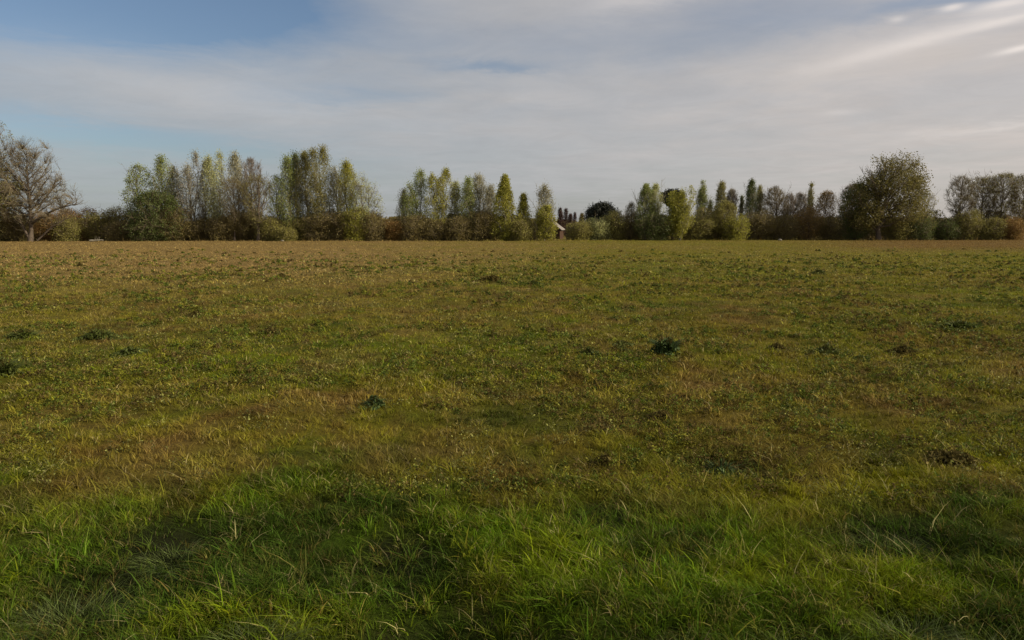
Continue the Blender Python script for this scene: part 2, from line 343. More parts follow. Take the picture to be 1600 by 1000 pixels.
# low leafy clumps and dead tufts that give the pasture its mottled look: far too many to count
M_lw = [leafy('low_weed_green', (.066, .092, .012), .25, .65, .12, .03, (.35, 1.9)), leafy('low_weed_yellow', (.150, .150, .018), .3, .65, .12, .03, (.5, 1.7)), leafy('low_weed_dead', (.105, .078, .026), .25, .8, .08, .02, (.4, 1.6))]
nc = 26000; x, y = scatter(nc, 6.4, 90); kp = (rng.random(nc) < 1 - .9 * sstep(y, 30, 80)) & (fbm(x * .35, y * .25, 201, 4) > .44) & (fbm(x * 1.4, y * 1.1, 205, 2) > .42); x, y = x[kp], y[kp]; nc = len(x)
Rc = (.035 + .10 * rng.random(nc) ** 2) * (1 + y * .020); Hc = (.040 + .125 * rng.random(nc) ** 1.8) * (1 + y * .006); kind_ = np.searchsorted([.45, .72], rng.random(nc) * .8 + .2 * vn(x * .3, y * .3, 77)); tn = rng.random(nc)
mb = MB()
for kk in range(3):
    i = np.where(kind_ == kk)[0]; per = 34; ii = np.repeat(i, per); m_ = len(ii); a = rng.random(m_) * 2 * np.pi; q = rng.random(m_) ** .7
    xx = x[ii] + np.cos(a) * q * Rc[ii] * 1.3; yy = y[ii] + np.sin(a) * q * Rc[ii]; zz_ = gz(xx, yy) + Hc[ii] * (1 - q ** 1.5) * (.35 + .75 * rng.random(m_)) + .01
    leaves_mesh(mb, np.stack([xx, yy, zz_], -1), (.014 + .0021 * yy) * (.4 + rng.random(m_)), kk, .45, rnd=np.clip(.5 * tn[ii] + .5 * rng.random(m_) - .25 * q + .1, 0, 1), aspect=.5)
tag(mb.build('low_weeds', M_lw), 'low leafy weeds and dead tufts mottling the open pasture', 'weeds', kind='stuff')

# ------------------------------------------------------------------ weed clumps and tussocks one can point at
M_weed = leafy('weed_leaf_dark', (.066, .086, .015), .25, .7, .25, .03, (.5, 1.6))
M_blue = leafy('weed_leaf_bluish', (.040, .068, .016), .2, .7, .3, .03, (.5, 1.7))
M_brown = leafy('weed_leaf_brown', (.105, .086, .024), .25, .8, .1, .02, (.4, 1.5))
M_tus = leafy('tussock_blade', (.085, .115, .030), .3, .5, .15, .03, (.35, 2.2))
M_soil = barky('clod_soil', (.030, .022, .015), (.075, .055, .038))
M_stone = barky('pale_stone', (.12, .11, .09), (.20, .185, .15))
def weed(px, py, wpx, hpx, material, label, group='dark weed clumps in the meadow', cat='weed', name='weed_clump', stems=True):
    X0, Y0 = ground_at(px, py); k = math.hypot(X0, Y0) / FPX; rad = wpx * k / 2; hh = max(hpx * k * .85, .06); z0 = float(gz(X0, Y0))
    root = bpy.data.objects.new(name, None); COL.objects.link(root); root.location = (X0, Y0, z0); tag(root, label, cat, group)
    r = np.random.default_rng(int(px * 7 + py)); n = int(250 + 450 * min(1, wpx / 50))
    a = r.random(n) * 2 * np.pi; rr = r.random(n) ** .85 * rad * 1.6; lob = .45 + 1.1 * vn(np.cos(a) * 1.5 + px, np.sin(a) * 1.5, 5); rr *= lob; C0 = (np.cos(a) * rr / rad * 2 + px, np.sin(a) * rr / rad * 2)
    zt = hh * (1 - np.minimum(rr / (rad * 1.4), 1) ** 1.2) * (.15 + .85 * r.random(n)) * (.6 + .7 * vn(C0[0], C0[1], 3)) + .01
    C = np.stack([np.cos(a) * rr, np.sin(a) * rr, zt], -1)
    m1 = MB(); leaves_mesh(m1, C, (.035 + .0026 * Y0) * (.5 + r.random(n)) * .9, 0, .3, r=r, aspect=.45); 
    nb = int(220 + 6 * wpx); a = r.random(nb) * 2 * np.pi; q = r.random(nb) ** .8 * rad * 1.15; cc = r.integers(0, 7, nb); ca = np.arange(7) * .9 + px; cr = rad * .55 * r.random(7)
    bx_ = np.cos(ca[cc]) * cr[cc] + np.cos(a) * q * .35; by_ = np.sin(ca[cc]) * cr[cc] + np.sin(a) * q * .35; hb = hh * (.35 + .8 * r.random(nb)) * (.6 + .6 * r.random(7)[cc]); mg = hb * (.4 + .9 * r.random(nb))
    blades(m1, bx_, by_, np.full(nb, -.03), hb, (.010 + .0022 * Y0) * (.5 + r.random(nb)), np.stack([np.cos(a) * mg, np.sin(a) * mg], -1), 3, dict(rnd=r.random(nb))); m1.build('foliage', material, root)
    ns = 40; a = r.random(ns) * 2 * np.pi; q = r.random(ns) * rad * .8
    p0 = np.stack([np.cos(a) * q * .4, np.sin(a) * q * .4, np.full(ns, -.03)], -1); p1 = np.stack([np.cos(a) * q, np.sin(a) * q, hh * (.6 + .6 * r.random(ns))], -1)
    Pm = np.stack([p0, (p0 + p1) / 2 + np.array([0, 0, hh * .15]), p1], 1); m2 = MB(); tubes(m2, Pm, np.tile(np.array([.006, .004, .001]) * (1 + Y0 * .08), (ns, 1)), 3); m2.build('stems', M_brown, root)
    return root
weed(1040, 548, 34, 30, M_blue, 'dark bluish green bushy weed standing alone, darkest spot of the middle field')
weed(1128, 716, 34, 32, M_blue, 'blue green weed with a tall left shoot at the right front of the olive grass')
weed(1168, 722, 44, 18, M_weed, 'low sprawling dark weed touching the right side of the blue green one')
weed(768, 440, 32, 12, M_brown, 'small far brown weed clump just left of the field centre')
weed(1215, 545, 24, 13, M_brown, 'small brown tuft between the bluish bush and the wider one to its right')
weed(1292, 552, 34, 16, M_weed, 'wide dark weed to the right of the small brown tuft')
weed(920, 552, 26, 14, M_weed, 'dark tuft a little left of the bluish bush')
weed(972, 536, 30, 9, M_weed, 'flat green patch of weed right against the left of the bluish bush')
weed(1500, 514, 36, 12, M_weed, 'black looking low weed near the right edge of the field')
weed(1535, 508, 22, 9, M_brown, 'small brown tuft just right of the black looking low weed')
weed(155, 524, 40, 16, M_weed, 'broad dark weed at the left of the field')
weed(35, 522, 34, 14, M_weed, 'dark weed near the left edge beside the broad one')
weed(205, 545, 40, 12, M_weed, 'flat spreading weed below right of the broad dark one on the left')
weed(305, 490, 26, 8, M_brown, 'thin brownish weed strip left of the middle, farther out')
weed(422, 515, 22, 9, M_brown, 'little brown weed left of the field centre')
weed(943, 712, 34, 20, M_brown, 'brown dead tuft near the front, left of the blue green weed')
weed(1035, 650, 34, 16, M_brown, 'brown clump above the blue green weed')
weed(1490, 712, 54, 16, M_brown, 'wide dead brown clump at the right front of the olive grass')
weed(585, 632, 24, 18, M_blue, 'dark green upright weed left of centre in the middle distance')
weed(1412, 548, 30, 14, M_brown, 'ragged brown tuft below left of the black looking weed')
weed(1278, 428, 16, 8, M_weed, 'tiny far dark tuft toward the right trees')
weed(835, 442, 18, 7, M_weed, 'tiny far dark tuft right of the far brown clump')
weed(125, 416, 12, 6, M_brown, 'tiny brown tuft in the pale far left of the field')
weed(440, 432, 14, 6, M_brown, 'tiny brown tuft in the pale far field left of centre')
weed(5, 585, 30, 30, M_weed, 'dark weed cut by the left edge of the picture')
weed(1345, 560, 22, 8, M_weed, 'low dark scrap of weed right of the wide dark one')

def tussock(px, py, wpx, hpx, label):
    X0, Y0 = ground_at(px, py); k = math.hypot(X0, Y0) / FPX; rad = wpx * k / 2; hh = hpx * k; z0 = float(gz(X0, Y0))
    r = np.random.default_rng(int(px + py)); n = int(700 * max(1, wpx / 90))
    a = r.random(n) * 2 * np.pi; q = np.sqrt(r.random(n)) * rad
    x, y = np.cos(a) * q, np.sin(a) * q * .6; h = hh * (.5 + .8 * r.random(n)); a2 = a + r.normal(size=n) * .7; mag = h * (.5 + 1.2 * r.random(n))
    m = MB(); blades(m, x, y, np.full(n, -.06), h, (.004 + .003 * r.random(n)), np.stack([np.cos(a2) * mag + .2 * h, np.sin(a2) * mag - .1], -1), 3, dict(rnd=r.random(n) ** 1.8))
    tag(m.build('grass_tussock', M_tus, loc=(X0, Y0, z0)), label, 'grass tussock', 'long arching grass tussocks along the front edge')
tussock(640, 985, 190, 60, 'largest front tussock of long arching pale blades over a dark hollow')
tussock(880, 1000, 90, 45, 'arching grass tussock at the bottom just right of centre')
tussock(1065, 985, 80, 45, 'pale bladed tussock at the bottom between the centre and the right')
tussock(1275, 1005, 100, 60, 'dark hearted tussock at the bottom right')
tussock(1425, 965, 80, 45, 'dark round tussock farther up at the bottom right')
tussock(1560, 1005, 100, 55, 'tussock in the bottom right corner')
tussock(110, 940, 130, 50, 'ragged tussock near the bottom left')
tussock(400, 985, 110, 50, 'tussock left of the largest front one')
tussock(270, 850, 100, 35, 'dark grass tussock at the front left of the verge')
tussock(990, 850, 110, 32, 'dark tussock right of centre where the green verge begins')
tussock(1385, 825, 90, 26, 'low tussock at the right where the green verge begins')

# ------------------------------------------------------------------ trees
BARK = barky('bark_grey_brown', (.060, .047, .035), (.13, .105, .08)); BARKP = barky('bark_pale_poplar', (.13, .12, .09), (.24, .22, .17)); BARKD = barky('bark_dark', (.022, .016, .012), (.055, .040, .030))
TWIG = barky('twigs_brown', (.11, .088, .056), (.185, .155, .10)); TWIGP = barky('twigs_purplish', (.15, .128, .105), (.25, .21, .165)); TWIGG = barky('twigs_grey_green', (.19, .18, .11), (.29, .27, .17)); TWIGR = barky('twigs_russet', (.19, .10, .04), (.26, .15, .06))
LF = dict(pale=leafy('leaf_pale_green', (.40, .42, .17)), green=leafy('leaf_mid_green', (.23, .27, .07)), dark=leafy('leaf_dark_green', (.085, .110, .028)), lime=leafy('leaf_yellow_green', (.29, .285, .045)),
          olive=leafy('leaf_olive', (.225, .21, .055)), grey=leafy('leaf_grey_green', (.31, .30, .19)), deep=leafy('leaf_deep_olive', (.160, .142, .038)), russet=leafy('leaf_russet', (.24, .160, .050)), brown=leafy('leaf_brown', (.175, .145, .050)),
          black=leafy('needle_black_green', (.012, .016, .009), .05), maroon=leafy('needle_maroon', (.050, .024, .018), .1))
PROF = {  # crown radius over relative height
 'poplar': ([0, .12, .3, .55, .75, .9, 1], [.25, .7, 1, .95, .7, .4, .06]), 'column': ([0, .1, .3, .6, .85, 1], [.4, .8, 1, .9, .6, .05]),
 'cone': ([0, .08, .2, .5, .8, 1], [.7, .95, 1, .75, .4, .05]), 'round': ([0, .15, .3, .55, .8, .93, 1], [.35, .65, .9, 1, .85, .55, .2]),
 'dome': ([0, .3, .45, .6, .85, 1], [.1, .5, 1, 1, .75, .3]), 'umbrella': ([0, .3, .6, .85, 1], [.3, 1, 1, .9, .5]), 'vase': ([0, .2, .4, .7, .9, 1], [.2, .45, .75, 1, .85, .4]), 'shrub': ([0, .2, .5, .8, 1], [.85, 1, 1, .8, .35])}
def unit(a): return a / (np.linalg.norm(a, axis=-1, keepdims=True) + 1e-9)
def curve(P0, D, L, k, r, bend, jit):
    t = np.linspace(0, 1, k)[None, :, None]; up = np.array([0, 0, 1.])
    P = P0[:, None] + D[:, None] * t * L[:, None, None] + up * bend * (t ** 2) * L[:, None, None]
    j = np.cumsum(r.normal(size=(len(P0), k, 3)), 1) * jit * L[:, None, None] / k; j[:, 0] = 0
    return P + j
def spawn(P, L, nper, tlo, ang, lf, r, upb):
    """children of polylines P"""
    n, k, _ = P.shape; i = np.repeat(np.arange(n), nper); t = tlo + (1 - tlo) * r.random(len(i)); f = t * (k - 1); a = np.minimum(f.astype(int), k - 2); fr = (f - a)[:, None]
    p = P[i, a] * (1 - fr) + P[i, a + 1] * fr; T = unit(P[i, a + 1] - P[i, a])
    side = unit(np.cross(T, r.normal(size=T.shape))); an = ang * (.6 + .8 * r.random(len(i)))[:, None]
    D = unit(T * np.cos(an) + side * np.sin(an) + np.array([0, 0, upb]))
    return p, D, L[i] * lf * (1.15 - .7 * t) * (.6 + .6 * r.random(len(i))), i
UP = np.array([0, 0, 1.])
def tree(px, top, wpx, D, prof, leaf, label, name='tree', group='trees along the far edge of the field', cat='tree', base=.12, phi=35, n1=26, n2=6, n3=5, leaves=2600, lsize=.30, bark=BARK, twig=TWIG,
         leaders=1, lean=0.0, trunk_r=None, twig_r=.016, spread=.28, limbs=None, clump=.38, seed=0, fill=1.0, blobs=None, soft=1.0):
    X0 = ray(px, 370)[0] * D; z0 = float(gz(X0, D)); H = height_at(top, D) - z0; Rw = wpx * (1.32 if prof in ('poplar', 'column') else 1.08) / 2 / FPX * D
    r = np.random.default_rng(int(px * 13 + top * 7 + seed)); n1, n2, n3 = int(n1), int(n2), int(n3)
    root = bpy.data.objects.new(name, None); COL.objects.link(root); root.location = (X0, D, z0); root.rotation_euler = (0, 0, 0); tag(root, label, cat, group)
    wood, crown = MB(), MB(); tr = trunk_r or (.010 * H + .04)
    lobes = []; L1P, L1L = [], []
    for q in range(leaders):
        a = 2 * np.pi * q / leaders + r.random() * 1.5; off = (Rw * .5 if leaders > 1 else 0) * (.6 + .5 * r.random()); Hq = H * (1 if q == 0 else .80 + .17 * r.random())
        lobes.append((off * math.cos(a), off * math.sin(a), Hq)); tz = np.linspace(0, 1, 9); bx = off * np.cos(a) * tz ** .8 + lean * H * tz + np.cumsum(r.normal(size=9)) * .008 * H * (tz > 0); by = off * np.sin(a) * tz ** .8 + np.cumsum(r.normal(size=9)) * .006 * H * (tz > 0)
        TP = np.stack([bx, by, tz * Hq * (.86 if blobs else .97) - .15], -1); rad = tr * (1 - tz) ** .8 + .015; rad[0] *= 1.35
        if leaders > 1: rad = rad * .75
        tubes(wood, TP[None], rad[None], 8)
        n = max(3, n1 // leaders); t = base + (.97 - base) * (np.arange(n) + r.random(n)) / n; f = t * 8; ai = np.minimum(f.astype(int), 7); fr = (f - ai)[:, None]
        p = TP[ai] * (1 - fr) + TP[ai + 1] * fr
        az_ = np.arange(n) * 2.4 + r.random(n); ph = np.radians(phi) * (.75 + .5 * r.random(n)) * (1.25 - .5 * t)
        Dv = np.stack([np.cos(az_) * np.sin(ph), np.sin(az_) * np.sin(ph), np.cos(ph)], -1)
        Rl = Rw / (1.5 if leaders > 1 else 1.0)
        reach = (.78 if blobs else 1.0) * np.interp(np.clip(t + .5 * Rl * .8 / np.tan(np.maximum(ph, .15)) / H, 0, 1), *PROF[prof]) * Rl * (.72 + .4 * r.random(n))
        Ln = np.minimum(reach / np.sin(ph), (H * 1.0 - p[:, 2]) / np.maximum(np.cos(ph) + .12, .15)); Ln = np.maximum(Ln, .25)
        Pq = curve(p, Dv, Ln, 5, r, .10, .25); L1P.append(Pq); L1L.append(Ln)
        rr = np.interp(t, tz, rad)[:, None] * .55 * np.linspace(1, .18, 5)[None]; tubes(wood, Pq, rr, 5)
    if limbs:
        for (dx, dz0, ex, ez, rl) in limbs:      # big limbs in metres: side offset, start height, end offset, end height, radius
            t = np.linspace(0, 1, 7); yy = r.normal() * .8
            Pl = np.stack([dx + (ex - dx) * t, yy * t, dz0 + (ez - dz0) * t ** 1.0 + .12 * abs(ex - dx) * np.sin(np.pi * t) * .6], -1); Pl += np.cumsum(r.normal(size=(7, 3)), 0) * .09; Ll = math.hypot(ex - dx, ez - dz0)
            tubes(wood, Pl[None], (rl * (1 - t) ** .7 + .03)[None], 6)
            i5 = np.linspace(0, 6, 5).astype(int); L1P.append(Pl[None, i5]); L1L.append(np.array([Ll * .8]))
            p, Dd, l, _ = spawn(Pl[None], np.array([Ll]), 7, .2, .8, .5, r, .25); Pm = curve(p, Dd, l, 5, r, .1, .25); tubes(wood, Pm, np.full((7, 1), rl * .35) * np.linspace(1, .2, 5)[None], 4); L1P.append(Pm); L1L.append(l)
    P1 = np.concatenate(L1P); L1 = np.concatenate(L1L)
    p, Dd, l, _ = spawn(P1, L1, n2, .15, .75 if phi > 25 else .5, .42, r, .25 if prof != 'umbrella' else .05); l = np.minimum(l, Rw * 1.2 + .5); P2 = curve(p, Dd, l, 4, r, .1, .3)
    tubes(crown, P2, np.full((len(p), 1), twig_r * 1.7) * np.array([[1, .75, .5, .25]]), 3, 1)
    # twigs reach out from the nearest wood to points spread through the crown's envelope, thinned by clump noise
    ne = int(n1 * n2 * n3 * fill); m_ = ne * 3; q = r.integers(0, leaders, m_); t = r.random(m_) ** .9; t = base * .8 + (1 - base * .8) * t; LC = np.array(lobes)
    Rt = np.interp((t - base * .8) / (1 - base * .8), *PROF[prof]) * (Rw / (1.45 if leaders > 1 else 1.0)); a = r.random(m_) * 2 * np.pi
    edge = .62 + .78 * vn(np.cos(a) * 1.6 + px, t * 9 + np.sin(a) * 1.6, 21); rad_ = Rt * edge * np.sqrt(r.random(m_)) ** .8
    Hq = LC[q, 2]; E = np.stack([LC[q, 0] * t ** .8 + lean * H * t + np.cos(a) * rad_, LC[q, 1] * t ** .8 + np.sin(a) * rad_, t * Hq], -1)
    E[:, 2] += .05 * Hq * (vn(a * 1.2, np.full(m_, px * 1.0), 5) - .5) * (t > .6)
    if blobs:
        bb = np.array([((b[0] - px) / FPX * D, height_at(b[1], D) - z0, b[2] / FPX * D, b[3] / FPX * D) for b in blobs]); wgt = bb[:, 2] ** 2 * bb[:, 3]; bi = r.choice(len(bb), m_, p=wgt / wgt.sum())
        v_ = unit(r.normal(size=(m_, 3))); ru = r.random(m_) ** .42 * (.82 + .4 * vn(v_[:, 0] * 2.5 + bi * 3, v_[:, 2] * 2.5 + v_[:, 1], 22)); bq = bb[bi]; E = np.stack([bq[:, 0] + v_[:, 0] * bq[:, 2] * ru, v_[:, 1] * bq[:, 2] * ru * 1.1, np.maximum(bq[:, 1] + v_[:, 2] * bq[:, 3] * ru, .3)], -1)
    cl = .6 * vn(E[:, 0] / (Rw * .30 + .2) + px, E[:, 2] / (Rw * .45 + .5) + E[:, 1] / (Rw * .4), 9) + .4 * vn(E[:, 0] / .7, E[:, 2] / 1.1 + E[:, 1] / .8, 13)
    E = E[cl > clump][:ne]; ne = len(E)
    nodes = np.concatenate([P1.reshape(-1, 3), P2.reshape(-1, 3)]); nodes = nodes[r.permutation(len(nodes))[:700]]
    aim = E - np.array([0, 0, .5]) * min(1, H / 10); dd = ((aim[:, None] - nodes[None]) ** 2).sum(-1); dd += 9.0 * (nodes[None, :, 2] > E[:, None, 2]); src = nodes[dd.argmin(1)]
    mid = (src + E) / 2 + r.normal(size=E.shape) * .12; P3 = np.stack([src, mid, E], 1)
    tubes(crown, P3, np.full((ne, 1), twig_r) * np.array([[1, .75, .3]]), 3, 1)
    k2 = ne // 2; pe, De, le, _ = spawn(P3[:k2], np.full(k2, 1.0), 2, .4, .8, .9, r, .3); tubes(crown, curve(pe, De, le, 3, r, .1, .2), np.full((len(pe), 1), twig_r * .8) * np.array([[1, .7, .25]]), 3, 1)
    if leaves:
        leaves = int(leaves * 3.3); lsize *= .66; i = r.integers(0, ne, leaves); f = .45 + .6 * r.random(leaves)[:, None]; C = P3[i, 1] * (1 - f) + P3[i, 2] * f + r.normal(size=(leaves, 3)) * spread; C[:, 2] = np.maximum(C[:, 2], .1)
        tone = .65 * vn(C[:, 0] * 1.3 + 40, C[:, 2] * .9 + C[:, 1], 3) + .35 * r.random(leaves)
        leaves_mesh(crown, C, lsize * (.55 + .9 * r.random(leaves)), 0, .15, rnd=tone, r=r, aspect=.8)
    wood.build('trunk', bark, root, smooth=True); crown.build('crown', [LF[leaf], twig], root)
    return root
POP = dict(name='poplar_tree', group='young poplars in spring leaf', cat='poplar', base=.10, phi=24, bark=BARKP, n1=34, n3=7, twig=TWIGG)
SPA = dict(POP, leaves=int(1900*1.3), lsize=.26, spread=.45)
BARE = dict(name='bare_tree', group='leafless trees at the field edge', cat='bare tree', leaves=0, n2=8, n3=9, fill=1.3, twig=TWIGP, twig_r=.02)
# left group
tree(-12, 185, 130, 141, 'round', 'olive', 'half leafed tall tree cut off by the left edge', name='broadleaf_tree', leaves=5200, lsize=.3, base=.22, phi=50, n1=34, n2=8, n3=9, twig=TWIGP, twig_r=.02, fill=1.6, blobs=[(-4, 214, 30, 30), (-10, 275, 42, 50), (8, 300, 30, 40), (-30, 330, 40, 40)])
tree(47, 213, 118, 143, 'round', 'grey', 'large bare spreading tree with a forked trunk at the left', **dict(BARE, leaves=1800, fill=2.4, twig=TWIG), lsize=.22, base=.30, phi=55, n1=36, trunk_r=.42, lean=.0, blobs=[(56, 243, 34, 30), (30, 272, 38, 36), (84, 288, 30, 30), (114, 306, 24, 24), (14, 308, 34, 34), (60, 316, 44, 32), (36, 236, 22, 22)],
     limbs=[(0, .5, -3.4, 6.5, .30), (.2, 3.2, 10.5, 7.2, .24), (-.2, 5, -6.5, 8.5, .2), (0.4, 4.5, 7, 11.5, .2), (1.2, .2, 8.5, 4.6, .16)])
tree(222, 257, 46, 150, 'round', 'green', 'grey green bushy crown rising left of the pale poplars', name='broadleaf_tree', leaves=2300, base=.2, phi=45)
tree(246, 300, 78, 147, 'shrub', 'dark', 'low dark green tree at the foot of the first poplars', name='broadleaf_tree', leaves=4200, lsize=.34, base=.04, phi=50, n1=40)
tree(188, 322, 40, 152, 'round', 'olive', 'small olive tree at the left end of the first tree group', name='broadleaf_tree', leaves=1300, lsize=.25, base=.1, phi=45)
tree(259, 243, 28, 151, 'poplar', 'green', 'first tall poplar of the left row, dark at its tip', **SPA)
tree(277, 260, 24, 153, 'poplar', 'grey', 'shorter greyish poplar tucked between two taller ones on the left', **dict(SPA, leaves=int(800*1.7)))
tree(300, 235, 46, 151, 'poplar', 'grey', 'wide pale pinkish grey poplar, the broadest of the left row', **dict(SPA, leaves=int(1500*1.7), twig=TWIGP), leaders=3)
tree(327, 252, 24, 155, 'poplar', 'grey', 'thin grey poplar right behind the broad pinkish one', **dict(SPA, leaves=int(800*1.7)))
tree(342, 239, 30, 151, 'poplar', 'pale', 'pale green poplar in the middle of the left row', **dict(SPA, leaves=int(1700*1.7)), leaders=2)
tree(372, 240, 30, 153, 'poplar', 'grey', 'poplar with a greenish tip just left of the purplish bare crown', **SPA)
tree(396, 248, 46, 156, 'round', 'grey', 'purplish leafless crown at the right end of the left poplars', **BARE, base=.25, phi=35, n1=30)
tree(366, 278, 46, 148, 'vase', 'brown', 'brown budding tree in front of the left poplars', name='broadleaf_tree', leaves=1600, lsize=.22, base=.2, phi=38, n2=7)
tree(403, 275, 44, 147, 'vase', 'olive', 'dark stemmed brownish tree with a fork below the purplish crown', name='broadleaf_tree', leaves=1100, lsize=.22, base=.2, phi=38, n2=7, trunk_r=.3)
tree(434, 276, 32, 150, 'round', 'green', 'small round green tree between the two tall poplar rows', name='broadleaf_tree', leaves=1400, lsize=.26, base=.2, phi=40)
tree(453, 241, 24, 150, 'poplar', 'green', 'dark green poplar at the left of the tallest cluster', **dict(SPA, leaves=int(1900*1.7)))
tree(466, 241, 20, 153, 'poplar', 'dark', 'slim dark poplar second from the left in the tallest cluster', **SPA)
tree(481, 240, 28, 151, 'poplar', 'olive', 'olive poplar third from the left in the tallest cluster', **dict(SPA, leaves=int(2100*1.7)))
tree(503, 229, 38, 150, 'poplar', 'olive', 'tallest poplar of the whole row with a double tip', **dict(SPA, leaves=int(2800*1.7)), leaders=2)
tree(527, 257, 20, 153, 'poplar', 'grey', 'thin see through grey poplar right of the tallest one', **dict(SPA, leaves=int(700*1.7)))
tree(545, 255, 24, 150, 'column', 'lime', 'yellow green poplar with a flat narrow top', **dict(SPA, leaves=int(2100*1.7)))
tree(572, 268, 52, 149, 'round', 'pale', 'open rounded pale green tree at the right end of the left group', name='broadleaf_tree', blobs=[(562, 292, 17, 24), (578, 305, 18, 26), (588, 325, 15, 20), (566, 335, 22, 28)], leaves=1900, lsize=.24, base=.12, phi=36, n1=32, leaders=2)
# middle group
tree(632, 298, 18, 155, 'poplar', 'grey', 'thin grey sapling at the left end of the middle group', **dict(SPA, leaves=int(400*1.7)))
tree(649, 267, 40, 153, 'poplar', 'green', 'grey green double headed poplar at the left of the middle group', **dict(SPA, leaves=int(2200*1.7)), leaders=2)
tree(690, 263, 42, 152, 'poplar', 'lime', 'bright yellow green poplar, tallest of the middle group', **dict(POP, leaves=int(3000*1.3), lsize=.27), leaders=2)
tree(712, 285, 20, 155, 'poplar', 'pale', 'slender poplar hugging the right side of the yellow green one', **dict(SPA, leaves=int(800*1.7)))
tree(732, 280, 22, 152, 'poplar', 'green', 'narrow green poplar in the middle of the middle group', **dict(SPA, leaves=int(1600*1.7)))
tree(748, 270, 26, 154, 'poplar', 'grey', 'thin pale topped poplar left of the cone shaped green tree', **dict(SPA, leaves=int(900*1.7)))
tree(766, 284, 16, 156, 'poplar', 'grey', 'narrow twiggy poplar touching the cone shaped green tree', **dict(SPA, leaves=int(600*1.7)))
tree(789, 276, 46, 151, 'cone', 'lime', 'dense cone shaped bright green tree in leaf to the ground', name='broadleaf_tree', leaves=5200, lsize=.32, base=.03, phi=34, n1=44, bark=BARKP, clump=.34)
tree(818, 303, 28, 153, 'cone', 'lime', 'smaller green tree at the right shoulder of the cone shaped one', name='broadleaf_tree', leaves=2600, lsize=.28, base=.04, phi=32, n1=34, clump=.3)
tree(850, 290, 24, 152, 'column', 'grey', 'airy thin crowned sapling at the right end of the middle group', **dict(SPA, leaves=int(700*1.7)))
tree(853, 322, 28, 150, 'shrub', 'lime', 'low yellow green tree beside the house', name='broadleaf_tree', leaves=2400, lsize=.28, base=.06, phi=40, n1=30)
# conifers and evergreens beyond
CON = dict(name='conifer_tree', group='distant dark conifers behind the house', cat='conifer', base=.05, phi=55, n1=30, n2=5, n3=4, bark=BARKD, twig=BARKD)
tree(875, 326, 13, 230, 'cone', 'maroon', 'tallest dark maroon conifer above the house roof', **CON, leaves=1400)
tree(884, 325, 7, 240, 'column', 'maroon', 'needle thin conifer right of the tallest maroon one', **CON, leaves=700)
tree(891, 335, 11, 235, 'cone', 'maroon', 'blunt conifer in the middle of the distant row', **CON, leaves=900)
tree(898, 333, 9, 245, 'cone', 'maroon', 'small pointed conifer fourth in the distant row', **CON, leaves=700)
tree(909, 334, 14, 235, 'cone', 'brown', 'brownish conifer at the right end of the distant row', **CON, leaves=1000)
tree(920, 342, 14, 232, 'round', 'brown', 'small brown tree between the conifers and the black dome', name='broadleaf_tree', leaves=800, base=.1)
tree(941, 320, 46, 210, 'dome', 'black', 'black green dome shaped evergreen against the sky', name='evergreen_oak', cat='evergreen', leaves=7500, lsize=.5, base=.2, phi=55, n1=44, bark=BARKD, twig=BARKD, clump=0, spread=.5)
tree(1050, 299, 34, 195, 'umbrella', 'black', 'dark umbrella pine peeping out behind the bright poplar', name='umbrella_pine', cat='pine', leaves=3500, lsize=.45, base=.86, phi=72, n1=30, bark=BARKD, twig=BARKD, clump=0)
# right-centre group
tree(985, 317, 18, 160, 'round', 'grey', 'thin pale sapling left of the double topped green tree', name='broadleaf_tree', leaves=420, lsize=.22, base=.1)
tree(1008, 289, 26, 158, 'poplar', 'green', 'left half of the double topped green poplar pair', **dict(POP, leaves=int(2300*1.3), lsize=.26))
tree(1023, 289, 24, 159, 'poplar', 'pale', 'right half of the double topped poplar pair', **dict(POP, leaves=int(1800*1.3), lsize=.26))
tree(1062, 292, 44, 156, 'column', 'lime', 'brightest yellow green poplar, leafy to the ground', **dict(POP, leaves=6000, lsize=.30, base=.03, clump=.40), leaders=3, blobs=[(1049, 316, 9, 20), (1066, 308, 11, 18), (1078, 302, 6, 13), (1060, 342, 17, 30), (1074, 332, 12, 24), (1048, 345, 12, 24)])
tree(1095, 283, 13, 168, 'column', 'green', 'first narrow columnar poplar right of the brightest one', **dict(POP, leaves=int(1300*1.3), lsize=.28, phi=16))
tree(1108, 314, 9, 168, 'column', 'green', 'small thin sapling between the first two columnar poplars', **dict(SPA, leaves=int(300*1.7)))
tree(1125, 281, 14, 168, 'column', 'olive', 'second columnar poplar above the olive bush', **dict(POP, leaves=int(1400*1.3), lsize=.28, phi=16))
tree(1141, 296, 18, 170, 'round', 'grey', 'see through twiggy crown right of the second columnar poplar', **dict(BARE, leaves=300), base=.3)
tree(1133, 316, 40, 160, 'round', 'olive', 'olive brown bushy tree below the second columnar poplar', name='broadleaf_tree', leaves=2600, base=.08, phi=45)
tree(1157, 306, 6, 172, 'column', 'dark', 'very thin spire left of the third columnar poplar', **dict(POP, leaves=int(300*1.3), phi=14))
tree(1171, 281, 15, 168, 'column', 'dark', 'third columnar poplar, dark and pointed', **dict(POP, leaves=int(1600*1.3), lsize=.28, phi=16))
tree(1184, 291, 12, 170, 'column', 'olive', 'fourth columnar poplar, lower than its dark neighbour', **dict(POP, leaves=int(1000*1.3), lsize=.26, phi=18))
tree(1209, 292, 40, 168, 'round', 'brown', 'dark twiggy rounded tree right of the columnar poplars', **dict(BARE, leaves=900, twig=TWIG), base=.15, phi=42, n1=36, lsize=.22)
tree(1231, 302, 22, 170, 'round', 'grey', 'small bare crown beside the dark twiggy rounded tree', **dict(BARE), base=.2)
tree(1248, 302, 22, 172, 'round', 'grey', 'pale bare crown left of the lone thin poplar', **dict(BARE, leaves=300), base=.2)
